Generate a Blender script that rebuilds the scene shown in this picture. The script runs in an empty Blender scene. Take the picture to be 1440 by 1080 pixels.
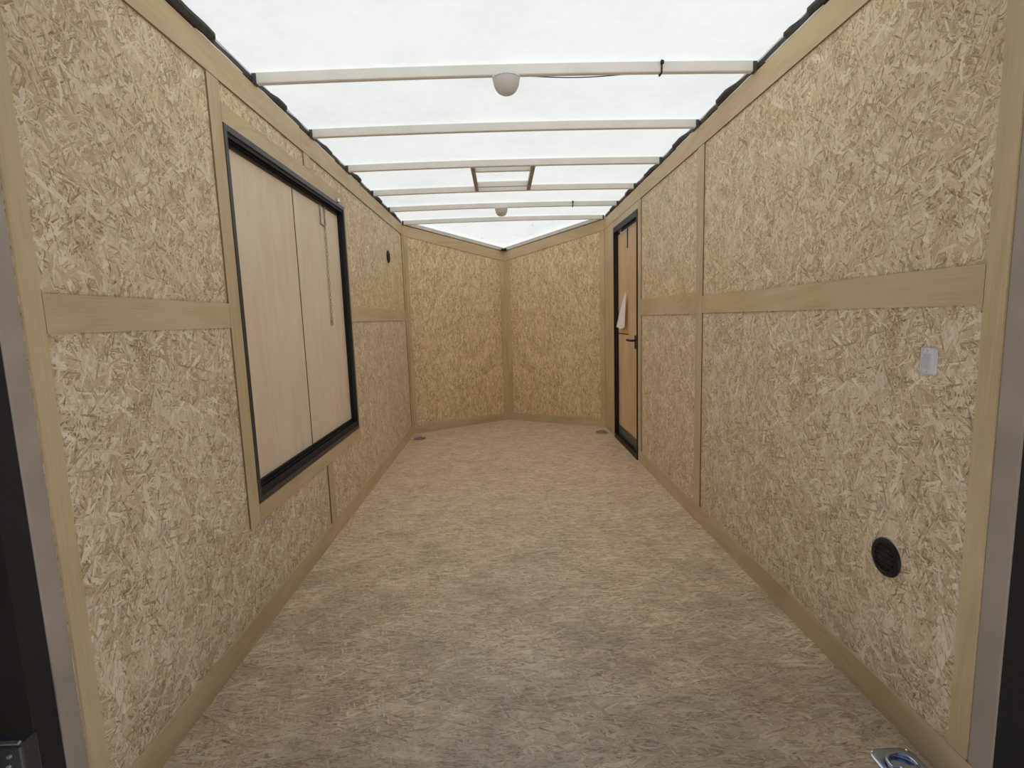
import bpy, bmesh, math, random
from mathutils import Vector, Matrix
random.seed(7)
SC = bpy.context.scene
COL = SC.collection
PI = math.pi

# ------------------------------------------------------------------ camera
cam_d = bpy.data.cameras.new('camera')
cam = bpy.data.objects.new('camera', cam_d); COL.objects.link(cam)
fwd = Vector((0.01623074, 0.99191772, -0.12584038))
rgt = Vector((0.9992775, -0.02041797, -0.03205593))
upv = Vector((0.03436625, 0.12522917, 0.99153246))
M = Matrix((rgt, upv, -fwd)).transposed().to_4x4()
M.translation = Vector((-0.05463909, 0.0, 1.17582281))
cam.matrix_world = M
cam_d.sensor_fit = 'HORIZONTAL'; cam_d.sensor_width = 36.0
cam_d.lens = 727.141 / 1440 * 36.0
cam_d.clip_start = 0.02
SC.camera = cam

# ------------------------------------------------------------------ daylight and exposure
SC.view_settings.view_transform = 'Standard'
SC.view_settings.look = 'None'
SC.view_settings.exposure = 0.07
SC.view_settings.gamma = 1.0
SC.view_settings.use_curve_mapping = False
SC.cycles.use_denoising = True
SC.cycles.max_bounces = 14
SC.cycles.diffuse_bounces = 10
SC.cycles.transmission_bounces = 10

world = bpy.data.worlds.new('sky'); SC.world = world
world.use_nodes = True
wn = world.node_tree.nodes; wl = world.node_tree.links
wn.clear()
sky = wn.new('ShaderNodeTexSky'); sky.sky_type = 'NISHITA'; sky.sun_disc = False
sky.sun_elevation = math.radians(60); sky.sun_rotation = math.radians(70)
sky.air_density = 1.0; sky.dust_density = 1.5; sky.ozone_density = 1.0
bg = wn.new('ShaderNodeBackground'); bg.inputs['Strength'].default_value = 0.07
out = wn.new('ShaderNodeOutputWorld')
wl.new(sky.outputs[0], bg.inputs[0]); wl.new(bg.outputs[0], out.inputs[0])

sun_d = bpy.data.lights.new('sun', 'SUN'); sun_d.energy = 6.4; sun_d.angle = math.radians(0.53)
sun_d.color = (1.0, 0.97, 0.93)
sun = bpy.data.objects.new('sun', sun_d); COL.objects.link(sun)
sun.rotation_euler = (math.radians(-12), math.radians(28), 0)      # high, from the right side
sun.location = (0, 0, 12)

# ------------------------------------------------------------------ node helpers
class NT:
    def __init__(self, name):
        self.m = bpy.data.materials.new(name); self.m.use_nodes = True
        self.t = self.m.node_tree; self.n = self.t.nodes; self.l = self.t.links
        self.n.clear()
        self.out = self.n.new('ShaderNodeOutputMaterial')
    def add(self, typ, ins=None, **kw):
        nd = self.n.new(typ)
        for k, v in kw.items(): setattr(nd, k, v)
        for k, v in (ins or {}).items(): self.set(nd, k, v)
        return nd
    def set(self, nd, k, v):
        s = nd.inputs[k]
        if isinstance(v, bpy.types.NodeSocket): self.l.new(v, s)
        else: s.default_value = v
    def math(self, op, a, b=0.0, c=None, clamp=False):
        nd = self.n.new('ShaderNodeMath'); nd.operation = op; nd.use_clamp = clamp
        self.set(nd, 0, a); self.set(nd, 1, b)
        if c is not None: self.set(nd, 2, c)
        return nd.outputs[0]
    def mixf(self, f, a, b):
        nd = self.n.new('ShaderNodeMix'); nd.data_type = 'FLOAT'
        self.set(nd, 0, f); self.set(nd, 2, a); self.set(nd, 3, b)
        return nd.outputs[0]
    def mixc(self, f, a, b, blend='MIX'):
        nd = self.n.new('ShaderNodeMix'); nd.data_type = 'RGBA'; nd.blend_type = blend
        self.set(nd, 0, f); self.set(nd, 6, a); self.set(nd, 7, b)
        return nd.outputs[2]
    def ramp(self, f, stops, interp='LINEAR'):
        nd = self.n.new('ShaderNodeValToRGB'); nd.color_ramp.interpolation = interp
        e = nd.color_ramp.elements
        while len(e) > 1: e.remove(e[-1])
        e[0].position = stops[0][0]; e[0].color = (*stops[0][1], 1)
        for p, c in stops[1:]:
            x = e.new(p); x.color = (*c, 1)
        self.set(nd, 0, f)
        return nd.outputs[0]
    def finish(self, bsdf):
        self.l.new(bsdf, self.out.inputs['Surface']); return self.m

def c4(c): return (c[0], c[1], c[2], 1.0)

def plain(name, col, rough=0.5, metal=0.0, noise=0.0, nscale=30, spec=0.5, coat=0.0):
    t = NT(name)
    b = t.add('ShaderNodeBsdfPrincipled', {'Roughness': rough, 'Metallic': metal, 'Specular IOR Level': spec, 'Coat Weight': coat})
    if noise:
        tc = t.add('ShaderNodeTexCoord')
        nz = t.add('ShaderNodeTexNoise', {'Vector': tc.outputs['Object'], 'Scale': nscale, 'Detail': 4.0})
        lo = tuple(max(0, x * (1 - noise)) for x in col); hi = tuple(min(1, x * (1 + noise)) for x in col)
        t.set(b, 'Base Color', t.ramp(nz.outputs[0], [(0.3, lo), (0.7, hi)]))
        t.set(b, 'Roughness', t.math('MULTIPLY_ADD', nz.outputs[0], 0.2, rough - 0.1))
    else:
        b.inputs['Base Color'].default_value = c4(col)
    return t.finish(b.outputs[0])

def osb(name, layers, ramp, seed, tint_amt=0.30, rough=0.6, bump=0.3, dark=0.74, fibre=1.35, spec=0.35, mott=0.45, blotchy=False):
    """oriented strand board: layers of (angle, length, width, bias); where strands overlap the highest one shows"""
    t = NT(name)
    uv = t.add('ShaderNodeUVMap'); uv.uv_map = 'UVMap'
    warp = t.add('ShaderNodeTexNoise', {'Vector': uv.outputs[0], 'Scale': 9.0, 'Detail': 1.0})
    wv = t.add('ShaderNodeVectorMath', {0: warp.outputs['Color'], 1: (0.5, 0.5, 0.5)}, operation='SUBTRACT')
    ws = t.add('ShaderNodeVectorMath', {0: wv.outputs[0], 'Scale': 0.010}, operation='SCALE')
    base = t.add('ShaderNodeVectorMath', {0: uv.outputs[0], 1: ws.outputs[0]}, operation='ADD').outputs[0]
    H = None
    for i, (a, ln, wd, bias) in enumerate(layers):
        mp = t.add('ShaderNodeMapping', {'Vector': base, 'Location': (seed * 3.7 + i * 1.93, seed * 1.3 + i * 2.71, 0), 'Rotation': (0, 0, a)}, vector_type='POINT')
        mp2 = t.add('ShaderNodeVectorMath', {0: mp.outputs[0], 1: (1 / ln, 1 / wd, 1)}, operation='MULTIPLY')
        vo = t.add('ShaderNodeTexVoronoi', {'Vector': mp2.outputs[0], 'Scale': 1.0, 'Randomness': 0.9}, voronoi_dimensions='2D', feature='F1', distance='CHEBYCHEV' if i % 2 else 'EUCLIDEAN')
        sp = t.add('ShaderNodeSeparateColor', {0: vo.outputs['Color']})
        h = t.math('SUBTRACT', sp.outputs[0], t.math('MULTIPLY_ADD', vo.outputs['Distance'], 0.45, bias))
        gr = t.add('ShaderNodeVectorMath', {0: mp.outputs[0], 1: (38, 330, 1)}, operation='MULTIPLY')
        if H is None:
            H, T, U, G = h, sp.outputs[1], sp.outputs[2], gr.outputs[0]; F = 0.0
        else:
            mk = t.math('GREATER_THAN', h, H)
            H = t.math('MAXIMUM', h, H)
            T = t.mixf(mk, T, sp.outputs[1]); F = t.mixf(mk, F, 1.0 if bias > 0.04 else 0.0); U = t.mixf(mk, U, sp.outputs[2])
            nd = t.n.new('ShaderNodeMix'); nd.data_type = 'VECTOR'
            t.set(nd, 0, mk); t.set(nd, 4, G); t.set(nd, 5, gr.outputs[0]); G = nd.outputs[1]
    grain = t.add('ShaderNodeTexNoise', {'Vector': G, 'Scale': 1.0, 'Detail': 4.0, 'Roughness': 0.6}, noise_dimensions='2D').outputs[0]
    # strands differ a little, the fibres inside them a lot
    tone = t.math('MULTIPLY_ADD', t.math('SUBTRACT', T, 0.5), 0.62, t.math('MULTIPLY_ADD', F, 0.13, 0.45))
    tone = t.math('MULTIPLY_ADD', t.math('SUBTRACT', grain, 0.5), t.math('MULTIPLY_ADD', F, -0.55 * fibre, fibre), tone)
    big = t.add('ShaderNodeTexNoise', {'Vector': uv.outputs[0], 'Scale': 6.0, 'Detail': 6.0, 'Roughness': 0.62}).outputs[0]
    tone = t.math('MULTIPLY_ADD', t.math('SUBTRACT', big, 0.5), mott, tone)
    col = t.ramp(tone, ramp)
    # a few reddish and greyish strands
    col = t.mixc(t.math('MULTIPLY', t.math('GREATER_THAN', U, 0.93), tint_amt), col, (0.58, 0.36, 0.20, 1))
    col = t.mixc(t.math('MULTIPLY', t.math('LESS_THAN', U, 0.10), tint_amt), col, (0.66, 0.60, 0.55, 1))
    # deep gaps between strands and dark resin slivers along the fibre
    low = t.add('ShaderNodeMapRange', {0: H, 1: 0.30, 2: 0.46, 3: 1.0, 4: 0.0}, clamp=True).outputs[0]
    sl = t.add('ShaderNodeVectorMath', {0: G, 1: (1.3, 0.42, 1)}, operation='MULTIPLY').outputs[0]
    sliver = t.add('ShaderNodeTexNoise', {'Vector': sl, 'Scale': 1.0, 'Detail': 2.0}, noise_dimensions='2D').outputs[0]
    gap = t.add('ShaderNodeMapRange', {0: t.math('MULTIPLY_ADD', big, -0.35, sliver), 1: 0.45, 2: 0.52, 3: 0.0, 4: 1.0}, clamp=True).outputs[0]
    dk = t.math('MAXIMUM', t.math('MULTIPLY', low, 0.8), t.math('MULTIPLY', gap, t.math('MULTIPLY_ADD', F, -0.7, 1.0)))
    col = t.mixc(t.math('MULTIPLY', dk, dark), col, (0.20, 0.135, 0.08, 1))
    if blotchy:                                             # random dark patches, denser towards the rear opening
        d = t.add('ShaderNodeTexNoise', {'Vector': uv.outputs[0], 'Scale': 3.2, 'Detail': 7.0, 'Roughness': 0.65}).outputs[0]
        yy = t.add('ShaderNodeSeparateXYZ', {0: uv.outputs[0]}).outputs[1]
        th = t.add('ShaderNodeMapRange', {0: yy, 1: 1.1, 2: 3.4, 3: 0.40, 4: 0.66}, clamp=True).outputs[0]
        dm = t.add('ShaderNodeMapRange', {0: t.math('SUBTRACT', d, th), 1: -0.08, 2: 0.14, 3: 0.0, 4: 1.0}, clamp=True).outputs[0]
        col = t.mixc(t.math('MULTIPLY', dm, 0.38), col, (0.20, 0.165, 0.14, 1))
    b = t.add('ShaderNodeBsdfPrincipled', {'Base Color': col, 'Roughness': rough, 'Specular IOR Level': spec})
    hh = t.math('SUBTRACT', t.math('MULTIPLY_ADD', grain, 0.4, H), t.math('MULTIPLY', dk, 0.4))
    bp = t.add('ShaderNodeBump', {'Strength': bump, 'Distance': 0.003, 'Height': hh})
    t.l.new(bp.outputs[0], b.inputs['Normal'])
    return t.finish(b.outputs[0])

def ply(name, lo, mid, hi, seed=0.0, cath=True, rough=0.55):
    """smooth luan plywood: long grain along U with soft cathedral figure"""
    t = NT(name)
    uv = t.add('ShaderNodeUVMap'); uv.uv_map = 'UVMap'
    oi = t.add('ShaderNodeObjectInfo')
    off = t.add('ShaderNodeCombineXYZ', {0: t.math('MULTIPLY', oi.outputs['Random'], 17.0), 1: t.math('MULTIPLY', oi.outputs['Random'], 9.0), 2: seed})
    v = t.add('ShaderNodeVectorMath', {0: uv.outputs[0], 1: off.outputs[0]}, operation='ADD').outputs[0]
    a = t.add('ShaderNodeVectorMath', {0: v, 1: (1.6, 9, 1)}, operation='MULTIPLY').outputs[0]
    fig = t.add('ShaderNodeTexNoise', {'Vector': a, 'Scale': 1.0, 'Detail': 2.0, 'Distortion': 0.6}).outputs[0]
    ring = t.math('PINGPONG', t.math('MULTIPLY', fig, 7.0), 1.0)
    g = t.add('ShaderNodeVectorMath', {0: v, 1: (6, 380, 1)}, operation='MULTIPLY').outputs[0]
    gr = t.add('ShaderNodeTexNoise', {'Vector': g, 'Scale': 1.0, 'Detail': 3.0}).outputs[0]
    bl = t.add('ShaderNodeTexNoise', {'Vector': v, 'Scale': 2.2, 'Detail': 3.0}).outputs[0]
    f = t.math('ADD', t.math('MULTIPLY', ring, 0.16), t.math('MULTIPLY_ADD', gr, 0.42, t.math('MULTIPLY', bl, 0.50)))
    col = t.ramp(f, [(0.36, lo), (0.55, mid), (0.76, hi)])
    b = t.add('ShaderNodeBsdfPrincipled', {'Base Color': col, 'Roughness': rough, 'Specular IOR Level': 0.35})
    bp = t.add('ShaderNodeBump', {'Strength': 0.06, 'Distance': 0.001, 'Height': gr})
    t.l.new(bp.outputs[0], b.inputs['Normal'])
    return t.finish(b.outputs[0])

R = math.radians
def mk_layers(spec): return [(R(a), l, w, bi) for a, l, w, bi in spec]
LAY_W = mk_layers([(12, 0.046, 0.0068, 0.0), (68, 0.040, 0.0062, 0.0), (-35, 0.048, 0.0070, 0.0), (110, 0.042, 0.0060, 0.02), (-70, 0.065, 0.011, 0.05), (35, 0.070, 0.012, 0.05), (150, 0.095, 0.019, 0.08), (80, 0.105, 0.020, 0.10)])
LAY_F = mk_layers([(3, 0.050, 0.0065, 0.0), (-14, 0.044, 0.0062, 0.0), (18, 0.048, 0.0070, 0.0), (75, 0.030, 0.0065, 0.06), (-30, 0.060, 0.010, 0.05), (8, 0.085, 0.013, 0.06), (-4, 0.10, 0.019, 0.11), (50, 0.085, 0.019, 0.14)])
LAY_N = [(a + PI / 2, l, w, b) for a, l, w, b in LAY_F]
RW = [(0.05, (0.38, 0.265, 0.14)), (0.34, (0.65, 0.50, 0.30)), (0.56, (0.78, 0.63, 0.405)), (0.92, (0.94, 0.83, 0.62))]
RL = [(0.05, (0.38, 0.27, 0.16)), (0.34, (0.65, 0.505, 0.325)), (0.56, (0.78, 0.635, 0.445)), (0.92, (0.95, 0.85, 0.69))]
RF = [(0.06, (0.40, 0.275, 0.16)), (0.34, (0.66, 0.50, 0.33)), (0.56, (0.78, 0.615, 0.425)), (0.92, (0.93, 0.80, 0.61))]
M_osb_up = osb('osb_upper_sheet', LAY_W, RW, 1)
M_osb_lo = osb('osb_lower_sheet', LAY_W, RL, 4)
M_osb_nose = osb('osb_nose_sheet', LAY_N, [(p, (c[0] * 1.05, c[1] * 1.0, c[2] * 0.98)) for p, c in RW], 9)
M_osb_floor = osb('osb_floor_sheet', LAY_F, RF, 6, rough=0.36, bump=0.08, spec=0.6, blotchy=True)
M_trim = ply('luan_trim', (0.52, 0.395, 0.225), (0.62, 0.485, 0.295), (0.70, 0.565, 0.365))
M_panel = ply('birch_panel', (0.76, 0.61, 0.45), (0.83, 0.69, 0.53), (0.88, 0.755, 0.60), 3.0)
M_doorwood = ply('door_plywood', (0.62, 0.42, 0.24), (0.72, 0.51, 0.31), (0.79, 0.59, 0.38), 5.0)
M_black = plain('black_powder_coat', (0.010, 0.0108, 0.012), 0.5, spec=0.3, noise=0.2, nscale=40)
M_blackmatte = plain('black_rubber', (0.012, 0.012, 0.012), 0.7)
M_darkgrey = plain('dark_grey_steel', (0.055, 0.06, 0.065), 0.4, noise=0.15)
M_frame = plain('frame_grey_black', (0.032, 0.033, 0.036), 0.42, noise=0.15)
M_gasket = plain('charcoal_gasket', (0.06, 0.058, 0.055), 0.75, noise=0.3, nscale=60)
M_jamb = plain('primed_jamb_steel', (0.40, 0.345, 0.30), 0.42, metal=0.0, noise=0.12, nscale=6)
M_bow = plain('galvanised_bow', (0.76, 0.75, 0.71), 0.42, metal=0.1, noise=0.05, nscale=8)
M_railgrey = plain('galvanised_rail', (0.66, 0.66, 0.64), 0.5, metal=0.0, noise=0.1, nscale=14)
M_vbar = plain('weathered_vent_bar', (0.34, 0.32, 0.29), 0.5, metal=0.2, noise=0.15, nscale=20)
M_foam = plain('white_foam', (0.85, 0.85, 0.82), 0.8)
M_chrome = plain('zinc_chrome_sky_tint', (0.50, 0.60, 0.78), 0.16, metal=1.0, noise=0.1, nscale=25)  # bluish base colour stands in for the reflected blue sky
M_dullzinc = plain('dull_zinc', (0.42, 0.42, 0.38), 0.35, metal=0.8, noise=0.15, nscale=25)
M_switch = plain('white_plastic', (0.72, 0.73, 0.77), 0.35, noise=0.05, nscale=80)
M_cloth = plain('white_cloth', (0.93, 0.91, 0.90), 0.8, noise=0.05, nscale=20)
M_bolt = plain('bright_bolt', (0.7, 0.72, 0.72), 0.25, metal=0.9)
M_skin = plain('black_exterior_skin', (0.02, 0.02, 0.022), 0.3)
M_ground = plain('concrete_yard', (0.68, 0.64, 0.58), 0.85, noise=0.2, nscale=1.5)
M_edge = plain('plywood_edge', (0.22, 0.15, 0.085), 0.8)
M_line = plain('plywood_edge_gap', (0.045, 0.025, 0.015), 0.9)

def roof_material():
    t = NT('translucent_fibreglass')
    tc = t.add('ShaderNodeTexCoord')
    n1 = t.add('ShaderNodeTexNoise', {'Vector': tc.outputs['Object'], 'Scale': 3.0, 'Detail': 5.0}).outputs[0]
    n2 = t.add('ShaderNodeTexNoise', {'Vector': tc.outputs['Object'], 'Scale': 22.0, 'Detail': 3.0}).outputs[0]
    f = t.math('ADD', t.math('MULTIPLY', n1, 0.6), t.math('MULTIPLY', n2, 0.4))
    col = t.ramp(f, [(0.34, (0.575, 0.615, 0.612)), (0.5, (0.635, 0.668, 0.668)), (0.66, (0.66, 0.692, 0.692))])
    # grit and leaf bits lying on the sheet, thicker near the nose
    v = t.add('ShaderNodeTexVoronoi', {'Vector': tc.outputs['Object'], 'Scale': 13.0, 'Randomness': 1.0})
    sy = t.add('ShaderNodeSeparateXYZ', {0: tc.outputs['Object']}).outputs[1]
    near = t.add('ShaderNodeMapRange', {0: sy, 1: 5.1, 2: 5.5, 3: 0.0, 4: 1.0}, clamp=True).outputs[0]
    r = t.add('ShaderNodeSeparateColor', {0: v.outputs['Color']}).outputs[0]
    size = t.math('MULTIPLY', t.math('GREATER_THAN', r, 0.80), t.math('MULTIPLY', r, 0.17))
    sp = t.math('MULTIPLY', t.math('LESS_THAN', v.outputs['Distance'], size), near)
    col = t.mixc(t.math('MULTIPLY', sp, 0.6), col, (0.25, 0.24, 0.21, 1))
    tr = t.add('ShaderNodeBsdfTranslucent', {'Color': col})
    df = t.add('ShaderNodeBsdfDiffuse', {'Color': (0.75, 0.77, 0.76, 1)})
    mx = t.add('ShaderNodeMixShader', {0: 0.42})
    t.l.new(tr.outputs[0], mx.inputs[1]); t.l.new(df.outputs[0], mx.inputs[2])
    return t.finish(mx.outputs[0])
M_roof = roof_material()

def dome_material():
    t = NT('frosted_lens')
    b = t.add('ShaderNodeBsdfPrincipled', {'Base Color': (0.74, 0.71, 0.69, 1), 'Roughness': 0.35, 'Subsurface Weight': 0.0})
    tr = t.add('ShaderNodeBsdfTranslucent', {'Color': (0.7, 0.69, 0.67, 1)})
    mx = t.add('ShaderNodeMixShader', {0: 0.3})
    t.l.new(b.outputs[0], mx.inputs[1]); t.l.new(tr.outputs[0], mx.inputs[2])
    return t.finish(mx.outputs[0])
M_dome = dome_material()

# ------------------------------------------------------------------ mesh helpers
def set_uv(bm, axis=None, rot=None):
    """metre UVs by dominant face normal; axis = 'X'/'Y'/'Z' puts U along that axis (grain)"""
    uvl = bm.loops.layers.uv.new('UVMap')
    for f in bm.faces:
        n = f.normal
        k = max(range(3), key=lambda i: abs(n[i]))
        for lp in f.loops:
            p = lp.vert.co
            if k == 0: u, v = p.y, p.z
            elif k == 1: u, v = p.x, p.z
            else: u, v = p.x, p.y
            if rot is not None and k != 2:            # sloped nose panels: distance along the wall
                u = p.x * rot[0] + p.y * rot[1]; v = p.z
            if axis == 'Z' and k != 2: u, v = v, u
            if axis == 'Y' and k == 2: u, v = v, u
            lp[uvl].uv = (u, v)

def mesh_obj(name, bm, mat, parent=None, axis=None, rot=None, smooth=False):
    bm.normal_update()
    set_uv(bm, axis, rot)
    me = bpy.data.meshes.new(name); bm.to_mesh(me); bm.free()
    for m in (mat if isinstance(mat, (list, tuple)) else [mat]): me.materials.append(m)
    if smooth:
        for p in me.polygons: p.use_smooth = True
        try: me.set_sharp_from_angle(angle=R(38))
        except Exception: pass
    o = bpy.data.objects.new(name, me); COL.objects.link(o)
    if parent: o.parent = parent
    return o

def tag(o, label, cat, group=None, kind=None):
    o['label'] = label; o['category'] = cat
    if group: o['group'] = group
    if kind: o['kind'] = kind
    return o

def empty(name, loc, label, cat, group=None, kind=None):
    o = bpy.data.objects.new(name, None); COL.objects.link(o); o.location = loc
    return tag(o, label, cat, group, kind)

def add_box(bm, x0, x1, y0, y1, z0, z1, bev=0.0, seg=2):
    b = bmesh.new()
    bmesh.ops.create_cube(b, size=1.0)
    for v in b.verts:
        v.co = Vector(((x0 + x1) / 2 + v.co.x * (x1 - x0), (y0 + y1) / 2 + v.co.y * (y1 - y0), (z0 + z1) / 2 + v.co.z * (z1 - z0)))
    if bev: bmesh.ops.bevel(b, geom=list(b.edges), offset=bev, segments=seg, affect='EDGES', profile=0.5)
    merge(bm, b)

def merge(bm, b, mat=None):
    vm = {}
    for v in b.verts: vm[v] = bm.verts.new(mat @ v.co if mat else v.co)
    for f in b.faces:
        try:
            nf = bm.faces.new([vm[v] for v in f.verts]); nf.material_index = f.material_index
        except ValueError: pass
    b.free()

def add_prism(bm, poly, z0, z1):
    """extrude a list of (x, y) between z0 and z1; z may be a function of the index"""
    n = len(poly)
    g0 = z0 if callable(z0) else (lambda i: z0); g1 = z1 if callable(z1) else (lambda i: z1)
    lo = [bm.verts.new((p[0], p[1], g0(i))) for i, p in enumerate(poly)]
    hi = [bm.verts.new((p[0], p[1], g1(i))) for i, p in enumerate(poly)]
    bm.faces.new(list(reversed(lo))); bm.faces.new(hi)
    for i in range(n):
        j = (i + 1) % n
        bm.faces.new((lo[i], lo[j], hi[j], hi[i]))

def add_tube(bm, pts, r, seg=10, closed=False, cap=True):
    pts = [Vector(p) for p in pts]; n = len(pts); rings = []
    rad = r if isinstance(r, (list, tuple)) else [r] * n
    ref = None
    for i, p in enumerate(pts):
        if closed: d = (pts[(i + 1) % n] - pts[i - 1]).normalized()
        else: d = (pts[min(i + 1, n - 1)] - pts[max(i - 1, 0)]).normalized()
        if ref is None: ref = d.orthogonal().normalized()
        ref = (ref - d * ref.dot(d)).normalized(); q = d.cross(ref)
        rings.append([bm.verts.new(p + (ref * math.cos(2 * PI * k / seg) + q * math.sin(2 * PI * k / seg)) * rad[i]) for k in range(seg)])
    for i in range(n if closed else n - 1):
        a, b = rings[i], rings[(i + 1) % n]
        for k in range(seg):
            bm.faces.new((a[k], a[(k + 1) % seg], b[(k + 1) % seg], b[k]))
    if cap and not closed:
        bm.faces.new(list(reversed(rings[0]))); bm.faces.new(rings[-1])

def add_lathe(bm, prof, seg=32, mat=None):
    """revolve (r, z) pairs about Z"""
    b = bmesh.new(); rings = []
    for r, z in prof:
        if r < 1e-6: rings.append([b.verts.new((0, 0, z))])
        else: rings.append([b.verts.new((r * math.cos(2 * PI * k / seg), r * math.sin(2 * PI * k / seg), z)) for k in range(seg)])
    for a, c in zip(rings, rings[1:]):
        for k in range(seg):
            j = (k + 1) % seg
            q = [a[0] if len(a) == 1 else a[k], a[0] if len(a) == 1 else a[j], c[0] if len(c) == 1 else c[j], c[0] if len(c) == 1 else c[k]]
            q2 = []
            for v in q:
                if v not in q2: q2.append(v)
            if len(q2) > 2: b.faces.new(q2)
    bmesh.ops.recalc_face_normals(b, faces=b.faces)
    merge(bm, b, mat)

def box_obj(name, mat, x0, x1, y0, y1, z0, z1, parent=None, axis=None, bev=0.0015, rot=None):
    bm = bmesh.new(); add_box(bm, x0, x1, y0, y1, z0, z1, bev)
    return mesh_obj(name, bm, mat, parent, axis, rot)

# ------------------------------------------------------------------ dimensions (metres)
W = 1.02                 # half width between the side walls
YR = 1.02                # rear end of the side walls
YC = 5.357               # where the V nose starts
YA = 5.995               # nose apex
H = 2.137                # top of the wall trim
ZT = 2.0345              # lower edge of the top trim
ZB = 0.096               # baseboard height
ZBOW, ZROOF = 2.145, 2.186
HA = 1.925               # wall top at the apex
TH = 0.05                # wall thickness
TT = 0.006               # trim thickness

# ------------------------------------------------------------------ setting: ground, floor
bm = bmesh.new(); add_box(bm, -30, 30, -30, 30, -0.75, -0.65)
tag(mesh_obj('ground', bm, M_ground), 'pale concrete yard below the trailer', 'ground', kind='structure')
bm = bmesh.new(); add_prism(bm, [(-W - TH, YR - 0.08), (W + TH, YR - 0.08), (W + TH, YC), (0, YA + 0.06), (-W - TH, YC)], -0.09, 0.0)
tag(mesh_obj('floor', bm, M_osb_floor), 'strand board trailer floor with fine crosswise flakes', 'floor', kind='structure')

# ------------------------------------------------------------------ side walls with openings
def wall(name, side, holes, zsplit, label):
    ys = sorted({YR, YC, *[h[0] for h in holes], *[h[1] for h in holes]})
    zs = sorted({0.0, H, zsplit, *[h[2] for h in holes], *[h[3] for h in holes]})
    x0, x1 = (W, W + TH) if side > 0 else (-W - TH, -W)
    bm = bmesh.new()
    inside = lambda y, z: any(h[0] < y < h[1] and h[2] < z < h[3] for h in holes)
    cell = {}
    for i in range(len(ys) - 1):
        for j in range(len(zs) - 1):
            cell[i, j] = not inside((ys[i] + ys[i + 1]) / 2, (zs[j] + zs[j + 1]) / 2)
    V = {}
    def v(x, i, j):
        if (x, i, j) not in V: V[x, i, j] = bm.verts.new((x, ys[i], zs[j]))
        return V[x, i, j]
    for (i, j), s in cell.items():
        if not s: continue
        mi = 0 if zs[j] >= zsplit - 1e-6 else 1
        for x in (x0, x1):
            f = bm.faces.new([v(x, i, j), v(x, i + 1, j), v(x, i + 1, j + 1), v(x, i, j + 1)])
            f.material_index = mi if (x == (x0 if side > 0 else x1)) else 2
        for di, dj, e in ((-1, 0, ((i, j), (i, j + 1))), (1, 0, ((i + 1, j), (i + 1, j + 1))), (0, -1, ((i, j), (i + 1, j))), (0, 1, ((i, j + 1), (i + 1, j + 1)))):
            if not cell.get((i + di, j + dj), False):
                a, b = e
                f = bm.faces.new([v(x0, *a), v(x0, *b), v(x1, *b), v(x1, *a)]); f.material_index = 2
    bmesh.ops.recalc_face_normals(bm, faces=bm.faces)
    o = mesh_obj(name, bm, [M_osb_up, M_osb_lo, M_skin])
    return tag(o, label, 'wall', kind='structure')

WIN = (1.965, 3.338, 0.535, 1.868)
DOOR = (4.09, 4.89, 0.0, 1.945)
wall('wall_left', -1, [WIN], 1.215, 'left strand board side wall with the black framed hatch')
wall('wall_right', 1, [DOOR], 1.215, 'right strand board side wall with the narrow entry door')

# nose walls
def nose(name, s, label):
    bm = bmesh.new()
    poly = [(s * W, YC), (0, YA), (0, YA + 0.06), (s * (W + TH), YC)]
    hh = [H, HA, HA, H]
    add_prism(bm, poly, 0.0, lambda i: hh[i])
    bmesh.ops.recalc_face_normals(bm, faces=bm.faces)
    L = math.hypot(W, YA - YC)
    o = mesh_obj(name, bm, M_osb_nose, rot=(s * -W / L, (YA - YC) / L))
    return tag(o, label, 'wall', kind='structure')
nose('wall_nose_left', -1, 'left strand board panel of the V nose')
nose('wall_nose_right', 1, 'right strand board panel of the V nose')

# ------------------------------------------------------------------ roof sheet
bm = bmesh.new()
NX = 12
def crown(x): return 0.012 * (1 - (x / 1.06) ** 2)
rows = []
for y in [YR - 0.08] + [1.5 + 0.48 * k for k in range(9)] + [5.40]:
    rows.append([bm.verts.new((-1.06 + 2.12 * i / NX, y, ZROOF + crown(-1.06 + 2.12 * i / NX))) for i in range(NX + 1)])
for a, b in zip(rows, rows[1:]):
    for i in range(NX): bm.faces.new((a[i], a[i + 1], b[i + 1], b[i]))
apex = bm.verts.new((0, YA + 0.06, HA + 0.045))
for i in range(NX): bm.faces.new((rows[-1][i], rows[-1][i + 1], apex))
tag(mesh_obj('ceiling', bm, M_roof, smooth=True), 'translucent white roof sheet over the trailer', 'roof', kind='structure')

# ------------------------------------------------------------------ trim boards
tn = [0]
def trim(label, x0, x1, y0, y1, z0, z1, axis, name=None, mat=None, edge=True):
    base = name is not None
    if name is None:
        tn[0] += 1; name = 'trim_%d' % tn[0]
    o = box_obj(name, [mat or M_trim, M_edge], x0, x1, y0, y1, z0, z1, axis=axis, bev=0.0 if not base else 0.0015)
    if edge and not base:
        for p in o.data.polygons:
            if abs(p.normal.x) < 0.5: p.material_index = 1
    return tag(o, label, 'baseboard' if base else 'trim board', kind='structure')
def trim_l(label, y0, y1, z0, z1, axis='Y', name=None, t=TT, edge=True): return trim(label, -W, -W + t, y0, y1, z0, z1, axis, name, edge=edge)
def trim_r(label, y0, y1, z0, z1, axis='Y', name=None, t=TT, edge=True): return trim(label, W - t, W, y0, y1, z0, z1, axis, name, edge=edge)
G = 0.0015
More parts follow.
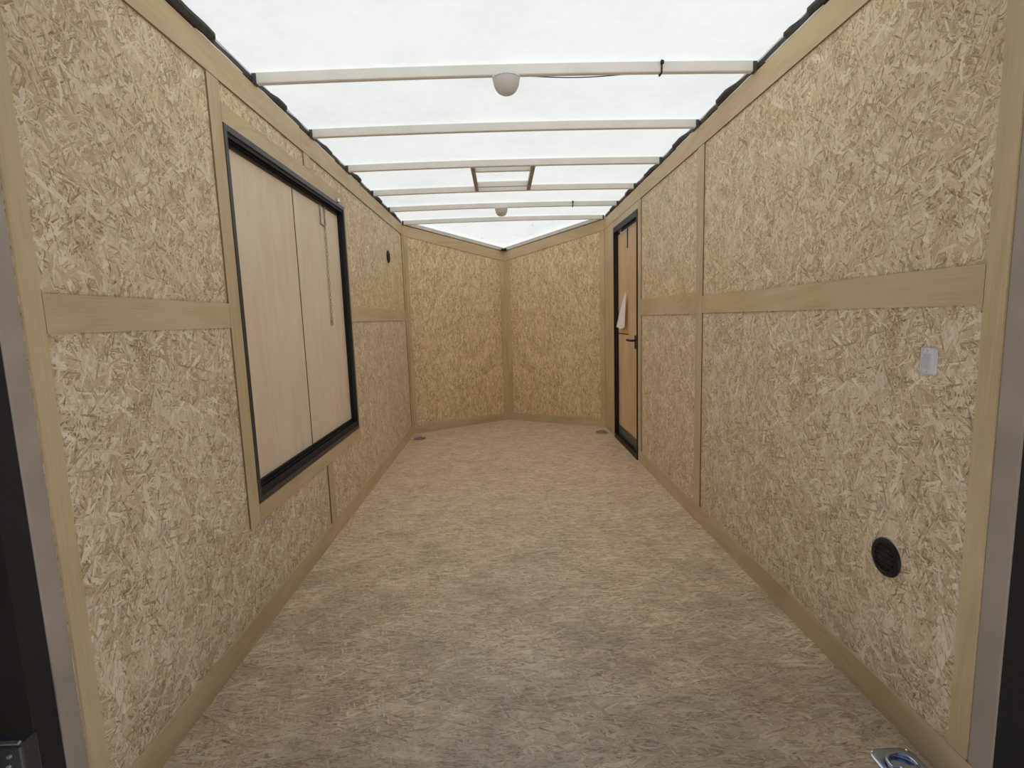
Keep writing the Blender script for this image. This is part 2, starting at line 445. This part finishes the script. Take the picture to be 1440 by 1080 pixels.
# left
trim_l('left plywood baseboard along the floor', YR + 0.05, YC, 0.0, ZB, name='baseboard_left', t=0.007)
trim_l('top board of the left wall, rear length ending above the hatch', 1.07, 2.70, ZT, H, t=0.0075)
trim_l('top board of the left wall, front length reaching the nose', 2.70 + G, YC, ZT, H, t=0.0075)
trim_l('upright board at the rear end of the left wall', 1.07, 1.116, ZB + G, ZT - G, 'Z', edge=False)
trim_l('belt board between rear upright and hatch on left wall', 1.1175, 1.866, 1.175, 1.26)
trim_l('belt board between hatch and nose corner on left wall', 3.385, 5.262, 1.188, 1.284)
trim_l('casing board on the near side of the hatch', 1.8675, 1.944, 0.425, ZT - G, 'Z')
trim_l('casing board across the top of the hatch', 1.9455, 3.385, 1.897, 1.965)
trim_l('casing board across the bottom of the hatch', 1.9455, 3.385, 0.425, 0.493)
trim_l('narrow casing strip on the far side of the hatch', 3.356, 3.3835, 0.4945, 1.8955, 'Z')
trim_l('short upright joint board above the hatch', 2.725, 2.81, 1.9665, ZT - G, 'Z')
trim_l('short upright joint board below the hatch', 2.725, 2.81, ZB + G, 0.4235, 'Z')
trim_l('upright corner board where left wall meets nose', 5.265, YC, ZB + G, ZT - G, 'Z')
# right
trim_r('right plywood baseboard from the rear to the door', YR + 0.05, 4.055, 0.0, ZB, name='baseboard_right', t=0.007)
trim_r('top board of the right wall, rear length', 1.09, 3.98, ZT, H, t=0.0075)
trim_r('top board of the right wall above the door', 3.98 + G, YC, ZT, H, t=0.0075)
trim_r('upright board at the rear end of the right wall', 1.088, 1.138, ZB + G, ZT - G, 'Z', edge=False)
trim_r('belt board near the rear on the right wall', 1.1395, 2.756, 1.172, 1.262)
trim_r('belt board between joint board and door on right wall', 2.8515, 3.969, 1.168, 1.286)
trim_r('upright joint board in the middle of the right wall', 2.7575, 2.85, ZB + G, ZT - G, 'Z')
trim_r('slim casing strip on the near side of the door', 3.9705, 4.062, ZB + G, ZT - G, 'Z')
trim_r('casing strip across the top of the door', 4.0635, 4.912, 1.978, ZT - G)
trim_r('casing board between door and nose corner', 4.914, 5.165, 0.0, ZT - G, 'Z')
trim_r('upright corner board where right wall meets nose', 5.1665, YC, 0.0, ZT - G, 'Z')

# nose boards: thin prisms lying on the sloped panels
Ln = math.hypot(W, YA - YC)
def nose_board(name, s, d0, d1, zb, zt, label, axis, t=TT):
    """d = distance from the side corner along the panel; zb / zt functions of d"""
    dx, dy = -s * W / Ln, (YA - YC) / Ln
    nx, ny = -s * (YA - YC) / Ln, -W / Ln                  # towards the room
    P = lambda d, o: (s * W + dx * d + nx * o, YC + dy * d + ny * o)
    bm = bmesh.new()
    poly = [P(d0, 0), P(d1, 0), P(d1, t), P(d0, t)]
    dd = [d0, d1, d1, d0]
    add_prism(bm, poly, lambda i: zb(dd[i]), lambda i: zt(dd[i]))
    bmesh.ops.recalc_face_normals(bm, faces=bm.faces)
    o = mesh_obj(name, bm, M_trim, axis=axis, rot=(dx, dy))
    return tag(o, label, 'baseboard' if name.startswith('base') else 'trim board', kind='structure')
top = lambda d: H + (HA - H) * d / Ln
for s, sd in ((-1, 'left'), (1, 'right')):
    nose_board('baseboard_nose_' + sd, s, 0.004, Ln - 0.004, lambda d: 0.0, lambda d: 0.085, 'baseboard under the %s nose panel' % sd, None, t=0.007)
    tn[0] += 1
    nose_board('trim_%d' % tn[0], s, 0.004, Ln - 0.004, lambda d: top(d) - 0.104, lambda d: top(d), 'sloping top board of the %s nose panel' % sd, None, t=0.0075)
    tn[0] += 1
    nose_board('trim_%d' % tn[0], s, 0.006, 0.045 if s < 0 else 0.06, lambda d: 0.0865, lambda d: top(d) - 0.106, 'corner upright on the %s nose panel' % sd, 'Z')
    tn[0] += 1
    nose_board('trim_%d' % tn[0], s, Ln - 0.068, Ln - 0.004, lambda d: 0.0865, lambda d: top(d) - 0.106, 'centre upright beside the nose seam, %s half' % sd, 'Z')

# ------------------------------------------------------------------ rear door frame (posts, header)
def rear_post(s, label):
    r = empty('rear_door_post', (s * W, 1.0, 0), label, 'door post', kind='structure')
    def bx(name, mat, xa, xb, y0, y1, z0, z1, bev=0.003):
        xs = sorted((s * xa - s * W, s * xb - s * W))
        return box_obj(name, mat, xs[0], xs[1], y0 - 1.0, y1 - 1.0, z0, z1, r, bev=bev)
    y1 = 1.066 if s < 0 else 1.086
    bx('jamb_face', M_jamb, W - 0.003, W + 0.05, 1.017 if s < 0 else 1.029, y1, -0.09, 2.18, 0.002)
    bx('seal_channel', M_blackmatte, W - 0.001, W + 0.05, 0.96, 1.0165 if s < 0 else 1.0285, -0.12, 2.18, 0.002)
    bx('outer_post', M_black, W - 0.006, W + 0.08, 0.70, 0.9595, -0.30, 2.22, 0.006)
    return r
PL = rear_post(-1, 'left rear door post, black steel with brown primed jamb')
PR = rear_post(1, 'right rear door post, black steel with brown primed jamb')
hd = bmesh.new(); add_box(hd, -W - 0.05, W + 0.05, 0.70, 1.06, 2.19, 2.36, 0.004); add_box(hd, -W - 0.035, W + 0.035, 1.0605, 1.42, 2.205, 2.23, 0.003)  # second box: unseen plate added to cut roof light on the near floor
tn[0] += 1
tag(mesh_obj('trim_%d' % tn[0], hd, M_black), 'black steel header over the rear opening, with unseen plate added for shade', 'header', kind='structure')

# door latch bracket low on the left post
def latch():
    # bracket standing out from the post, its face towards the rear, bright pin along the top
    r = empty('door_hinge', (-W, 0.85, 0.40), 'small black hinge bracket with bright pin low on left rear post', 'hinge')
    bm = bmesh.new(); add_box(bm, 0.0065, 0.084, 0.0, 0.034, -0.13, 0.048, 0.004)
    mesh_obj('hinge_plate', bm, M_frame, r)
    bm = bmesh.new(); add_tube(bm, [(0.040, 0.004, 0.0520), (0.079, 0.004, 0.0520)], 0.0038, 12)
    mesh_obj('hinge_pin', bm, M_bolt, r, smooth=True)
    for (x, z) in ((0.062, 0.030), (0.058, 0.010), (0.062, -0.06)):
        bm = bmesh.new(); add_lathe(bm, [(0.0, 0.003), (0.0035, 0.0028), (0.0045, 0.0)], 12, Matrix.Translation((x, -0.0001, z)) @ Matrix.Rotation(PI / 2, 4, 'X'))
        mesh_obj('bolt', bm, M_dullzinc, r, smooth=True)
latch()

# ------------------------------------------------------------------ roof rails with lumpy gasket
def rail(s, label, lumps):
    tn[0] += 1
    o = empty('trim_%d' % tn[0], (s * W, 1.0, H), label, 'roof rail', kind='structure')
    bm = bmesh.new()
    xs = sorted((s * 0.004, s * 0.06)); add_box(bm, xs[0], xs[1], 0.0, YC - 1.0 - 0.003, 0.0015, ZROOF - H - 0.002)
    mesh_obj('rail_channel', bm, M_railgrey, o)
    bm = bmesh.new()
    ys = [0.05 + 0.01 * k for k in range(int((YC - 1.07) / 0.01))]
    prev = None
    for y in ys:
        w = 0.004 + 0.002 * math.sin(y * 23)
        for (a, b, d) in lumps:
            yy = y + 1.0
            if a < yy < b:
                f = (yy - a) / (b - a)
                w = max(w, d * min(1.0, (f / 0.55) ** 1.1 if f < 0.55 else 1.0) * min(1.0, (1 - f) / 0.08))
        xi = -s * w
        z0 = 0.015 + 0.002 * math.sin(y * 31)
        ring = [(s * 0.02, z0 - 0.006), (xi * 0.6, z0 - 0.004), (xi, z0 + 0.005), (xi, z0 + 0.016), (s * 0.02, z0 + 0.026)]
        cur = [bm.verts.new((p[0], y, p[1])) for p in ring]
        if prev:
            for k in range(5): bm.faces.new((prev[k], prev[(k + 1) % 5], cur[(k + 1) % 5], cur[k]))
        else: bm.faces.new(cur)
        prev = cur
    bm.faces.new(list(reversed(prev)))
    bmesh.ops.recalc_face_normals(bm, faces=bm.faces)
    mesh_obj('gasket', bm, M_gasket, o, smooth=True)
    bm = bmesh.new()
    segs = [(1.83, 2.14), (2.26, 2.70), (2.90, 3.25), (3.55, 3.80)] if s < 0 else [(1.78, 2.15), (2.25, 2.60), (2.92, 3.2)]
    for a, b in segs:
        add_tube(bm, [(-s * 0.0045, a - 1 + (b - a) * k / 8, 0.0045 + 0.001 * math.sin(k * 1.7)) for k in range(9)], [0.002] + [0.0042] * 7 + [0.002], 8)
    mesh_obj('foam_strip', bm, M_foam, o, smooth=True)
rail(-1, 'grey roof rail with dark lumpy gasket above left wall', [(1.45, 1.955, 0.027), (2.28, 2.545, 0.022), (2.92, 3.2, 0.016), (3.5, 3.79, 0.028), (4.17, 4.45, 0.022), (4.76, 5.05, 0.02)])
rail(1, 'grey roof rail with dark lumpy gasket above right wall', [(1.40, 1.885, 0.022), (1.88, 2.0, 0.022), (2.30, 2.60, 0.028), (2.92, 3.24, 0.024), (3.5, 3.88, 0.018), (4.16, 4.42, 0.024), (4.76, 5.05, 0.02)])
for s, sd in ((-1, 'left'), (1, 'right')):
    tn[0] += 1
    dx, dy = -s * W / Ln, (YA - YC) / Ln
    nx, ny = -s * (YA - YC) / Ln, -W / Ln
    P = lambda d, o: (s * W + dx * d + nx * o, YC + dy * d + ny * o)
    bm = bmesh.new()
    poly = [P(0.02, -0.05), P(Ln - 0.012, -0.05), P(Ln - 0.012, 0.014), P(0.02, 0.014)]
    dd = [0.02, Ln, Ln, 0.02]
    add_prism(bm, poly, lambda i: top(dd[i]) + 0.008, lambda i: top(dd[i]) + 0.043)
    bmesh.ops.recalc_face_normals(bm, faces=bm.faces)
    o = tag(mesh_obj('trim_%d' % tn[0], bm, M_railgrey), 'grey roof rail along the %s nose panel' % sd, 'roof rail', kind='structure')
    bm = bmesh.new()
    poly = [P(0.02, -0.05), P(Ln - 0.012, -0.05), P(Ln - 0.012, 0.004), P(0.02, 0.004)]
    add_prism(bm, poly, lambda i: top(dd[i]) + 0.001, lambda i: top(dd[i]) + 0.0075)
    bmesh.ops.recalc_face_normals(bm, faces=bm.faces)
    mesh_obj('gasket', bm, M_gasket, o)
tn[0] += 1
bm = bmesh.new(); add_box(bm, -0.03, 0.03, YA - 0.065, YA - 0.01, HA + 0.004, HA + 0.03, 0.003)
tag(mesh_obj('trim_%d' % tn[0], bm, M_blackmatte), 'small black cap at the top of the nose seam', 'cap', kind='structure')

# ------------------------------------------------------------------ roof bows
bow_y = [2.243, 2.862, 3.493, 4.146, 4.743, 5.372]          # far bottom edge of each bow
bow_lab = ['steel roof bow nearest the rear, carrying the larger looking dome light',
           'bare steel roof bow second from the rear opening',
           'steel roof bow on the near side of the vent frame',
           'steel roof bow on the far side of the vent frame',
           'steel roof bow carrying the dome light near the nose',
           'last steel roof bow, right where the nose begins']
def bow_bm():
    bm = bmesh.new()
    z0, z1 = 0.0, ZROOF - ZBOW - 0.001
    nxs = 12
    prof = [(-0.026, 0.003), (-0.023, 0.0), (-0.003, 0.0), (0.0, 0.003), (0.0, None), (-0.026, None)]
    rows = []
    for i in range(nxs + 1):
        x = -1.015 + 2.03 * i / nxs
        c = crown(x) * 0.85
        rows.append([bm.verts.new((x, p[0], (p[1] if p[1] is not None else z1) + c)) for p in prof])
    for a, b in zip(rows, rows[1:]):
        for k in range(6): bm.faces.new((a[k], a[(k + 1) % 6], b[(k + 1) % 6], b[k]))
    bm.faces.new(rows[0]); bm.faces.new(list(reversed(rows[-1])))
    bmesh.ops.recalc_face_normals(bm, faces=bm.faces)
    return bm
bow0 = empty('roof_bow', (0, bow_y[0], ZBOW - 0.008), bow_lab[0], 'roof bow', 'steel roof bows')
beam0 = mesh_obj('bow_bar', bow_bm(), M_bow, bow0)
def end_shade_bm(s):
    bm = bmesh.new(); xs = sorted((s * 0.998, s * 1.016))
    add_box(bm, xs[0], xs[1], -0.0285, 0.003, 0.000, 0.0395, 0.002); return bm
end_shades = [mesh_obj('end_shade', end_shade_bm(s), M_darkgrey, bow0) for s in (-1, 1)]  # dark end blocks added in place of the shading at the bow ends
for y, lb in zip(bow_y[1:], bow_lab[1:]):
    c = bow0.copy(); COL.objects.link(c); c.location = (0, y, ZBOW - 0.008); c['label'] = lb
    for ch in [beam0] + end_shades:
        d = ch.copy(); COL.objects.link(d); d.parent = c

# vent frame between bows 3 and 4
vf = empty('roof_vent_frame', (0, 3.80, ZBOW), 'square steel vent frame fixed between two roof bows', 'vent frame')
for x in (-0.208, 0.188):
    bm = bmesh.new(); add_box(bm, x - 0.013, x + 0.013, 3.4935 - 3.80, 4.119 - 3.80, 0.003, 0.036, 0.002)
    mesh_obj('side_bar', bm, M_vbar, vf)
for y in (3.60, 4.00):
    bm = bmesh.new(); add_box(bm, -0.1945, 0.1745, y - 0.013 - 3.80, y + 0.013 - 3.80, 0.004, 0.040, 0.002)
    mesh_obj('cross_bar', bm, M_bow, vf)

# dome lights
def dome(y, label, loc_x):
    r = empty('dome_light', (loc_x, y, ZBOW - 0.0005), label, 'ceiling light', 'dome lights on the roof bows')
    bm = bmesh.new(); add_lathe(bm, [(0.0, 0.0), (0.054, 0.0), (0.056, -0.004), (0.056, -0.011), (0.053, -0.013), (0.0, -0.013)], 36)
    mesh_obj('base_ring', bm, M_switch, r, smooth=True)
    prof = [(0.0535, -0.0135)]
    for k in range(1, 13):
        a = PI / 2 * k / 12
        prof.append((0.0535 * math.cos(a) ** 0.8 if k < 12 else 0.0, -0.0135 - 0.058 * math.sin(a)))
    bm = bmesh.new(); add_lathe(bm, prof, 36)
    mesh_obj('lens', bm, M_dome, r, smooth=True)
    return r
dome(bow_y[0] - 0.020, 'white dome light under the roof bow nearest the rear', -0.002)
dome(bow_y[4] - 0.020, 'white dome light farther in, close to the nose', -0.022)

# wire along the first bow, ties
bm = bmesh.new()
wp = []
for k in range(25):
    x = 0.05 + 0.56 * k / 24
    sag = 0.010 * math.sin(PI * min(1, max(0, (x - 0.08) / 0.42))) if x < 0.5 else 0
    wp.append((x, bow_y[0] + 0.003, ZBOW - 0.001 + crown(x) * 0.8 - sag))
add_tube(bm, wp, 0.0022, 8)
tag(mesh_obj('light_wire', bm, M_gasket, smooth=True), 'thin dark wire sagging under the nearest roof bow', 'wire')
def tie(x, y, label):
    bm = bmesh.new()
    z0, z1 = ZBOW - 0.0105 + crown(x) * 0.85, ZROOF - 0.006 + crown(x) * 0.85
    pts = []
    for (yy, zz) in ((-0.029, z0 + 0.002), (-0.027, z0 - 0.001), (0.002, z0 - 0.001), (0.004, z0 + 0.002), (0.004, z1), (-0.029, z1)):
        pts.append((x, y + yy, zz))
    add_tube(bm, pts, 0.0035, 8, closed=True)
    add_box(bm, x - 0.006, x + 0.007, y - 0.0385, y - 0.030, z1 - 0.016, z1 - 0.003, 0.001)
    tag(mesh_obj('cable_tie', bm, M_blackmatte), label, 'cable tie', 'black cable ties on roof bows')
tie(0.626, bow_y[0], 'black cable tie round the nearest roof bow')
tie(0.610, bow_y[4], 'tiny black cable tie round the fifth roof bow')

# ------------------------------------------------------------------ hatch (serving window) in the left wall
w1 = bpy.data.objects.new('window_1', None); COL.objects.link(w1); w1.location = (-W, 2.65, 0.5)
tag(w1, 'closed serving hatch in black frame on the left wall', 'hatch', kind='structure')
def ring_bm(o, i, x0, x1):
    """rectangular frame in the wall plane: o, i = (y0, y1, z0, z1) outer and inner, local to w1"""
    bm = bmesh.new()
    add_box(bm, x0, x1, o[0] - 2.65, o[1] - 2.65, o[2] - 0.5, i[2] - 0.5, 0.001)
    add_box(bm, x0, x1, o[0] - 2.65, o[1] - 2.65, i[3] - 0.5, o[3] - 0.5, 0.001)
    add_box(bm, x0, x1, o[0] - 2.65, i[0] - 2.65, i[2] - 0.5, i[3] - 0.5, 0.001)
    add_box(bm, x0, x1, i[1] - 2.65, o[1] - 2.65, i[2] - 0.5, i[3] - 0.5, 0.001)
    return bm
mesh_obj('frame_flange', ring_bm((1.945, 3.355, 0.495, 1.896), (1.967, 3.336, 0.518, 1.873), 0.0005, 0.009), M_frame, w1)
mesh_obj('frame_groove', ring_bm((1.966, 3.337, 0.517, 1.874), (1.9735, 3.3305, 0.547, 1.857), 0.0003, 0.0028), M_blackmatte, w1)
mesh_obj('frame_channel', ring_bm((1.966, 3.337, 0.536, 1.867), (1.974, 3.330, 0.548, 1.856), -0.048, -0.012), M_black, w1)
mesh_obj('frame_lip', ring_bm((1.975, 3.329, 0.548, 1.856), (1.979, 3.325, 0.566, 1.838), -0.030, -0.022), M_black, w1)
for y0, y1 in ((1.976, 2.627), (2.6375, 3.328)):
    bm = bmesh.new(); add_box(bm, -0.046, -0.0305, y0 - 2.65, y1 - 2.65, 0.049, 1.355, 0.001)
    hp = mesh_obj('hatch_panel', bm, [M_panel, M_line], w1, axis='Z')
    for p in hp.data.polygons:
        if p.normal.y < -0.6: p.material_index = 1
bm = bmesh.new(); add_box(bm, -0.047, -0.0462, 1.97 - 2.65, 3.333 - 2.65, 0.05, 1.355)
mesh_obj('seam_backing', bm, M_line, w1)
# small chain hanging from a bracket
br = None
bm = bmesh.new(); add_box(bm, -0.030, -0.021, 3.005 - 2.65, 3.011 - 2.65, 1.735 - 0.5, 1.84 - 0.5, 0.001)
add_box(bm, -0.030, -0.021, 3.075 - 2.65, 3.081 - 2.65, 1.735 - 0.5, 1.84 - 0.5, 0.001)
add_box(bm, -0.030, -0.021, 3.005 - 2.65, 3.081 - 2.65, 1.733 - 0.5, 1.738 - 0.5, 0.001)
brk = mesh_obj('chain_bracket', bm, M_dullzinc, w1)
bm = bmesh.new()
z = 1.732
k = 0
while z > 1.20:
    pts = []
    for j in range(10):
        a = 2 * PI * j / 10
        u, v = 0.0055 * math.cos(a), 0.0125 * math.sin(a)
        pts.append((-0.0235 + (u if k % 2 else 0), 3.066 - 2.65 + (0 if k % 2 else u) + 0.002 * math.sin(z * 20), z - 0.012 - 0.5 + v))
    add_tube(bm, pts, 0.0019, 6, closed=True)
    z -= 0.0205; k += 1
add_box(bm, -0.0275, -0.0195, 3.058 - 2.65, 3.074 - 2.65, z - 0.03 - 0.5, z + 0.004 - 0.5, 0.002)
mesh_obj('chain', bm, M_dullzinc, w1, smooth=True)
bm = bmesh.new(); add_box(bm, 0.0065, 0.018, 3.215 - 2.65, 3.25 - 2.65, 1.898 - 0.5, 1.922 - 0.5, 0.004)
mesh_obj('clip', bm, M_bolt, w1)

# ------------------------------------------------------------------ entry door in the right wall
d1 = bpy.data.objects.new('door_1', None); COL.objects.link(d1); d1.location = (W, 4.49, 0)
tag(d1, 'narrow plywood entry door in black frame on right wall', 'door', kind='structure')
def dbox(name, mat, x0, x1, y0, y1, z0, z1, bev=0.001, axis=None, parent=None):
    bm = bmesh.new(); add_box(bm, x0, x1, y0 - 4.49, y1 - 4.49, z0, z1, bev)
    return mesh_obj(name, bm, mat, parent or d1, axis)
dbox('jamb', M_black, -0.012, 0.048, 4.064, 4.0895, 0.001, 1.975)
dbox('jamb', M_black, -0.012, 0.048, 4.8905, 4.913, 0.001, 1.975)
dbox('head_jamb', M_black, -0.011, 0.048, 4.0905, 4.8895, 1.925, 1.975)
dbox('threshold', M_black, -0.013, 0.048, 4.0905, 4.8895, 0.001, 0.045)
dbox('threshold_strip', M_bolt, -0.017, -0.0135, 4.0905, 4.8895, 0.001, 0.008, 0.0)
dbox('door_stop', M_blackmatte, 0.012, 0.022, 4.8725, 4.8895, 0.046, 1.924)
dbox('door_stop', M_blackmatte, 0.012, 0.022, 4.0905, 4.7, 1.905, 1.924)
dbox('kick_plate', M_darkgrey, 0.018, 0.024, 4.0915, 4.871, 0.046, 0.135)
dbox('door_leaf', M_doorwood, 0.0245, 0.045, 4.0915, 4.500, 0.046, 1.904, axis='Z')
dbox('door_leaf', M_doorwood, 0.0265, 0.045, 4.503, 4.8885, 0.046, 1.904, axis='Z')
dbox('seam_rail', M_line, 0.0225, 0.0262, 4.503, 4.872, 1.001, 1.009)
dbox('latch_rod', M_darkgrey, 0.016, 0.0242, 4.494, 4.502, 1.74, 1.904)
dbox('strike_plate', M_bolt, 0.0195, 0.0242, 4.115, 4.165, 1.085, 1.145)
hnd = dbox('handle_plate', M_blackmatte, 0.010, 0.0242, 4.125, 4.235, 0.895, 1.005, 0.004)
bm = bmesh.new()
add_tube(bm, [(0.012, 4.19 - 4.49, 0.965), (-0.028, 4.19 - 4.49, 0.965), (-0.034, 4.20 - 4.49, 0.965), (-0.034, 4.31 - 4.49, 0.966)], 0.009, 10)
mesh_obj('lever', bm, M_blackmatte, hnd, smooth=True)

# white cloth hanging on the door
bm = bmesh.new()
cols, rws = 16, 18
def cloth(side):
    g = []
    for j in range(rws + 1):
        t = j / rws
        row = []
        wdt = 0.018 + 0.27 * t ** 0.85
        for i in range(cols + 1):
            u = i / cols
            y = 4.500 + wdt * u
            zt = 1.36 - 0.29 * t - 0.018 * math.sin(u * 3) * t
            x = 0.004 + 0.010 * math.sin(u * 9 + 0.5) * (0.3 + t) * 0.5 - 0.016 * t + side * 0.0025
            row.append(bm.verts.new((W + x, y, zt)))
        g.append(row)
    return g
ga, gb = cloth(-1), cloth(1)
for g, fl in ((ga, False), (gb, True)):
    for j in range(rws):
        for i in range(cols):
            q = [g[j][i], g[j][i + 1], g[j + 1][i + 1], g[j + 1][i]]
            bm.faces.new(q if not fl else list(reversed(q)))
edge = [(0, i) for i in range(cols)] + [(j, cols) for j in range(rws)] + [(rws, i) for i in range(cols, 0, -1)] + [(j, 0) for j in range(rws, 0, -1)]
for k in range(len(edge)):
    a, b = edge[k], edge[(k + 1) % len(edge)]
    bm.faces.new((ga[a[0]][a[1]], gb[a[0]][a[1]], gb[b[0]][b[1]], ga[b[0]][b[1]]))
bmesh.ops.recalc_face_normals(bm, faces=bm.faces)
tag(mesh_obj('hanging_cloth', bm, M_cloth, smooth=True), 'white cloth hanging in folds on the plywood entry door', 'cloth')

# ------------------------------------------------------------------ round wall vents, switch
def round_vent(loc, s, label, rad):
    r = empty('wall_vent', loc, label, 'vent', 'round black wall vents')
    mt = Matrix.Rotation(-s * PI / 2, 4, 'Y')
    bm = bmesh.new(); add_lathe(bm, [(rad * 0.70, 0.0), (rad * 0.97, 0.0), (rad, 0.002), (rad * 0.97, 0.006), (rad * 0.88, 0.009), (rad * 0.74, 0.010), (rad * 0.70, 0.007)], 40, mt)
    mesh_obj('rim', bm, M_black, r, smooth=True)
    bm = bmesh.new(); add_lathe(bm, [(rad * 0.72, 0.0005), (rad * 0.72, 0.005), (rad * 0.4, 0.006), (rad * 0.36, 0.0075), (rad * 0.2, 0.0075), (0.0, 0.007)], 40, mt)
    cap = mesh_obj('face', bm, M_blackmatte, r, smooth=True)
    bm = bmesh.new()
    for k in range(-4, 5):
        hw = math.sqrt(max(0, (rad * 0.66) ** 2 - (k * rad * 0.14) ** 2))
        if k % 2 == 0: add_box(bm, *(sorted((-s * 0.006, -s * 0.0088))), -hw, hw, k * rad * 0.14 - 0.0015, k * rad * 0.14 + 0.0015)
    mesh_obj('louvres', bm, M_black, r)
round_vent((W, 1.379, 0.466), 1, 'round black vent low on right wall near the rear', 0.055)
round_vent((-W, 4.612, 1.740), -1, 'round black vent high on left wall past the hatch', 0.055)

sw = empty('light_switch', (W, 1.275, 1.036), 'small white light switch on right wall above the black vent', 'switch')
bm = bmesh.new(); add_box(bm, -0.009, 0.0, -0.0215, 0.0215, -0.0355, 0.0355, 0.0085, 3)
# keep the back flush with the wall
for v in bm.verts: v.co.x = min(v.co.x, 0.0)
mesh_obj('switch_plate', bm, M_switch, sw, smooth=True)
bm = bmesh.new(); add_box(bm, -0.0135, -0.008, -0.009, 0.009, -0.018, 0.018, 0.002)
for v in bm.verts:
    if v.co.z > 0 and v.co.x < -0.012: v.co.x += 0.003
mesh_obj('rocker', bm, plain('grey_white_rocker', (0.56, 0.58, 0.64), 0.3), sw)
for z in (-0.027, 0.027):
    bm = bmesh.new(); add_lathe(bm, [(0.0, 0.0012), (0.002, 0.001), (0.003, 0.0)], 10, Matrix.Translation((-0.009, 0, z)) @ Matrix.Rotation(-PI / 2, 4, 'Y'))
    mesh_obj('screw', bm, M_bolt, sw, smooth=True)

# ------------------------------------------------------------------ floor tie-down rings
def rr(hx, hy, r, n=6):
    pts = []
    for cx, cy, a0 in ((hx - r, hy - r, 0), (-hx + r, hy - r, 90), (-hx + r, -hy + r, 180), (hx - r, -hy + r, 270)):
        for k in range(n + 1):
            a = R(a0 + 90 * k / n); pts.append((cx + r * math.cos(a), cy + r * math.sin(a)))
    return pts
def dring(loc, rz, label, mat, sc=1.0):
    r = empty('tie_down_ring', loc, label, 'tie-down ring', 'tie-down rings set in the floor')
    r.rotation_euler = (0, 0, rz)
    bm = bmesh.new()
    # pressed pan: flat rim, then a round dished well built above the floor line
    loops = []
    for hx, hy, rad, z in ((0.058, 0.058, 0.030, 0.0005), (0.058, 0.058, 0.030, 0.004), (0.054, 0.054, 0.027, 0.0065), (0.047, 0.047, 0.034, 0.0065), (0.042, 0.042, 0.0415, 0.0045), (0.034, 0.034, 0.0335, 0.0018), (0.012, 0.012, 0.0115, 0.0012)):
        loops.append([bm.verts.new((p[0] * sc, p[1] * sc, z)) for p in rr(hx, hy, rad)])
    for a, b in zip(loops, loops[1:]):
        n = len(a)
        for k in range(n): bm.faces.new((a[k], a[(k + 1) % n], b[(k + 1) % n], b[k]))
    bm.faces.new(loops[-1]); bm.faces.new(list(reversed(loops[0])))
    bmesh.ops.recalc_face_normals(bm, faces=bm.faces)
    pan = mesh_obj('pan', bm, mat, r, smooth=True)
    bm = bmesh.new()
    pts = [(0.034 * math.cos(a) * sc, 0.034 * math.sin(a) * sc, 0.011) for a in [R(-200 + 220 * k / 22) for k in range(23)]]
    add_tube(bm, pts, 0.0050 * sc, 12, closed=True)
    mesh_obj('ring', bm, mat, r, smooth=True)
    bm = bmesh.new(); add_box(bm, -0.022 * sc, 0.022 * sc, 0.010 * sc, 0.026 * sc, 0.0015, 0.019, 0.004)
    mesh_obj('clamp', bm, mat, r)
    for sx in (-1, 1):
        for sy in (-1, 1):
            bm = bmesh.new(); add_lathe(bm, [(0.0, 0.0025), (0.003, 0.002), (0.005, 0.0)], 12, Matrix.Translation((sx * 0.046 * sc, sy * 0.046 * sc, 0.0066)))
            mesh_obj('bolt', bm, M_bolt, r, smooth=True)
dring((0.936, 1.172, 0), R(180), 'shiny chrome tie-down ring in the floor near the rear right corner', M_chrome)
dring((-0.918, 5.125, 0), R(90), 'dull tie-down ring in the floor at left nose corner', M_dullzinc)
dring((0.925, 5.125, 0), R(-90), 'dull tie-down ring in the floor at right nose corner by the door', M_dullzinc)
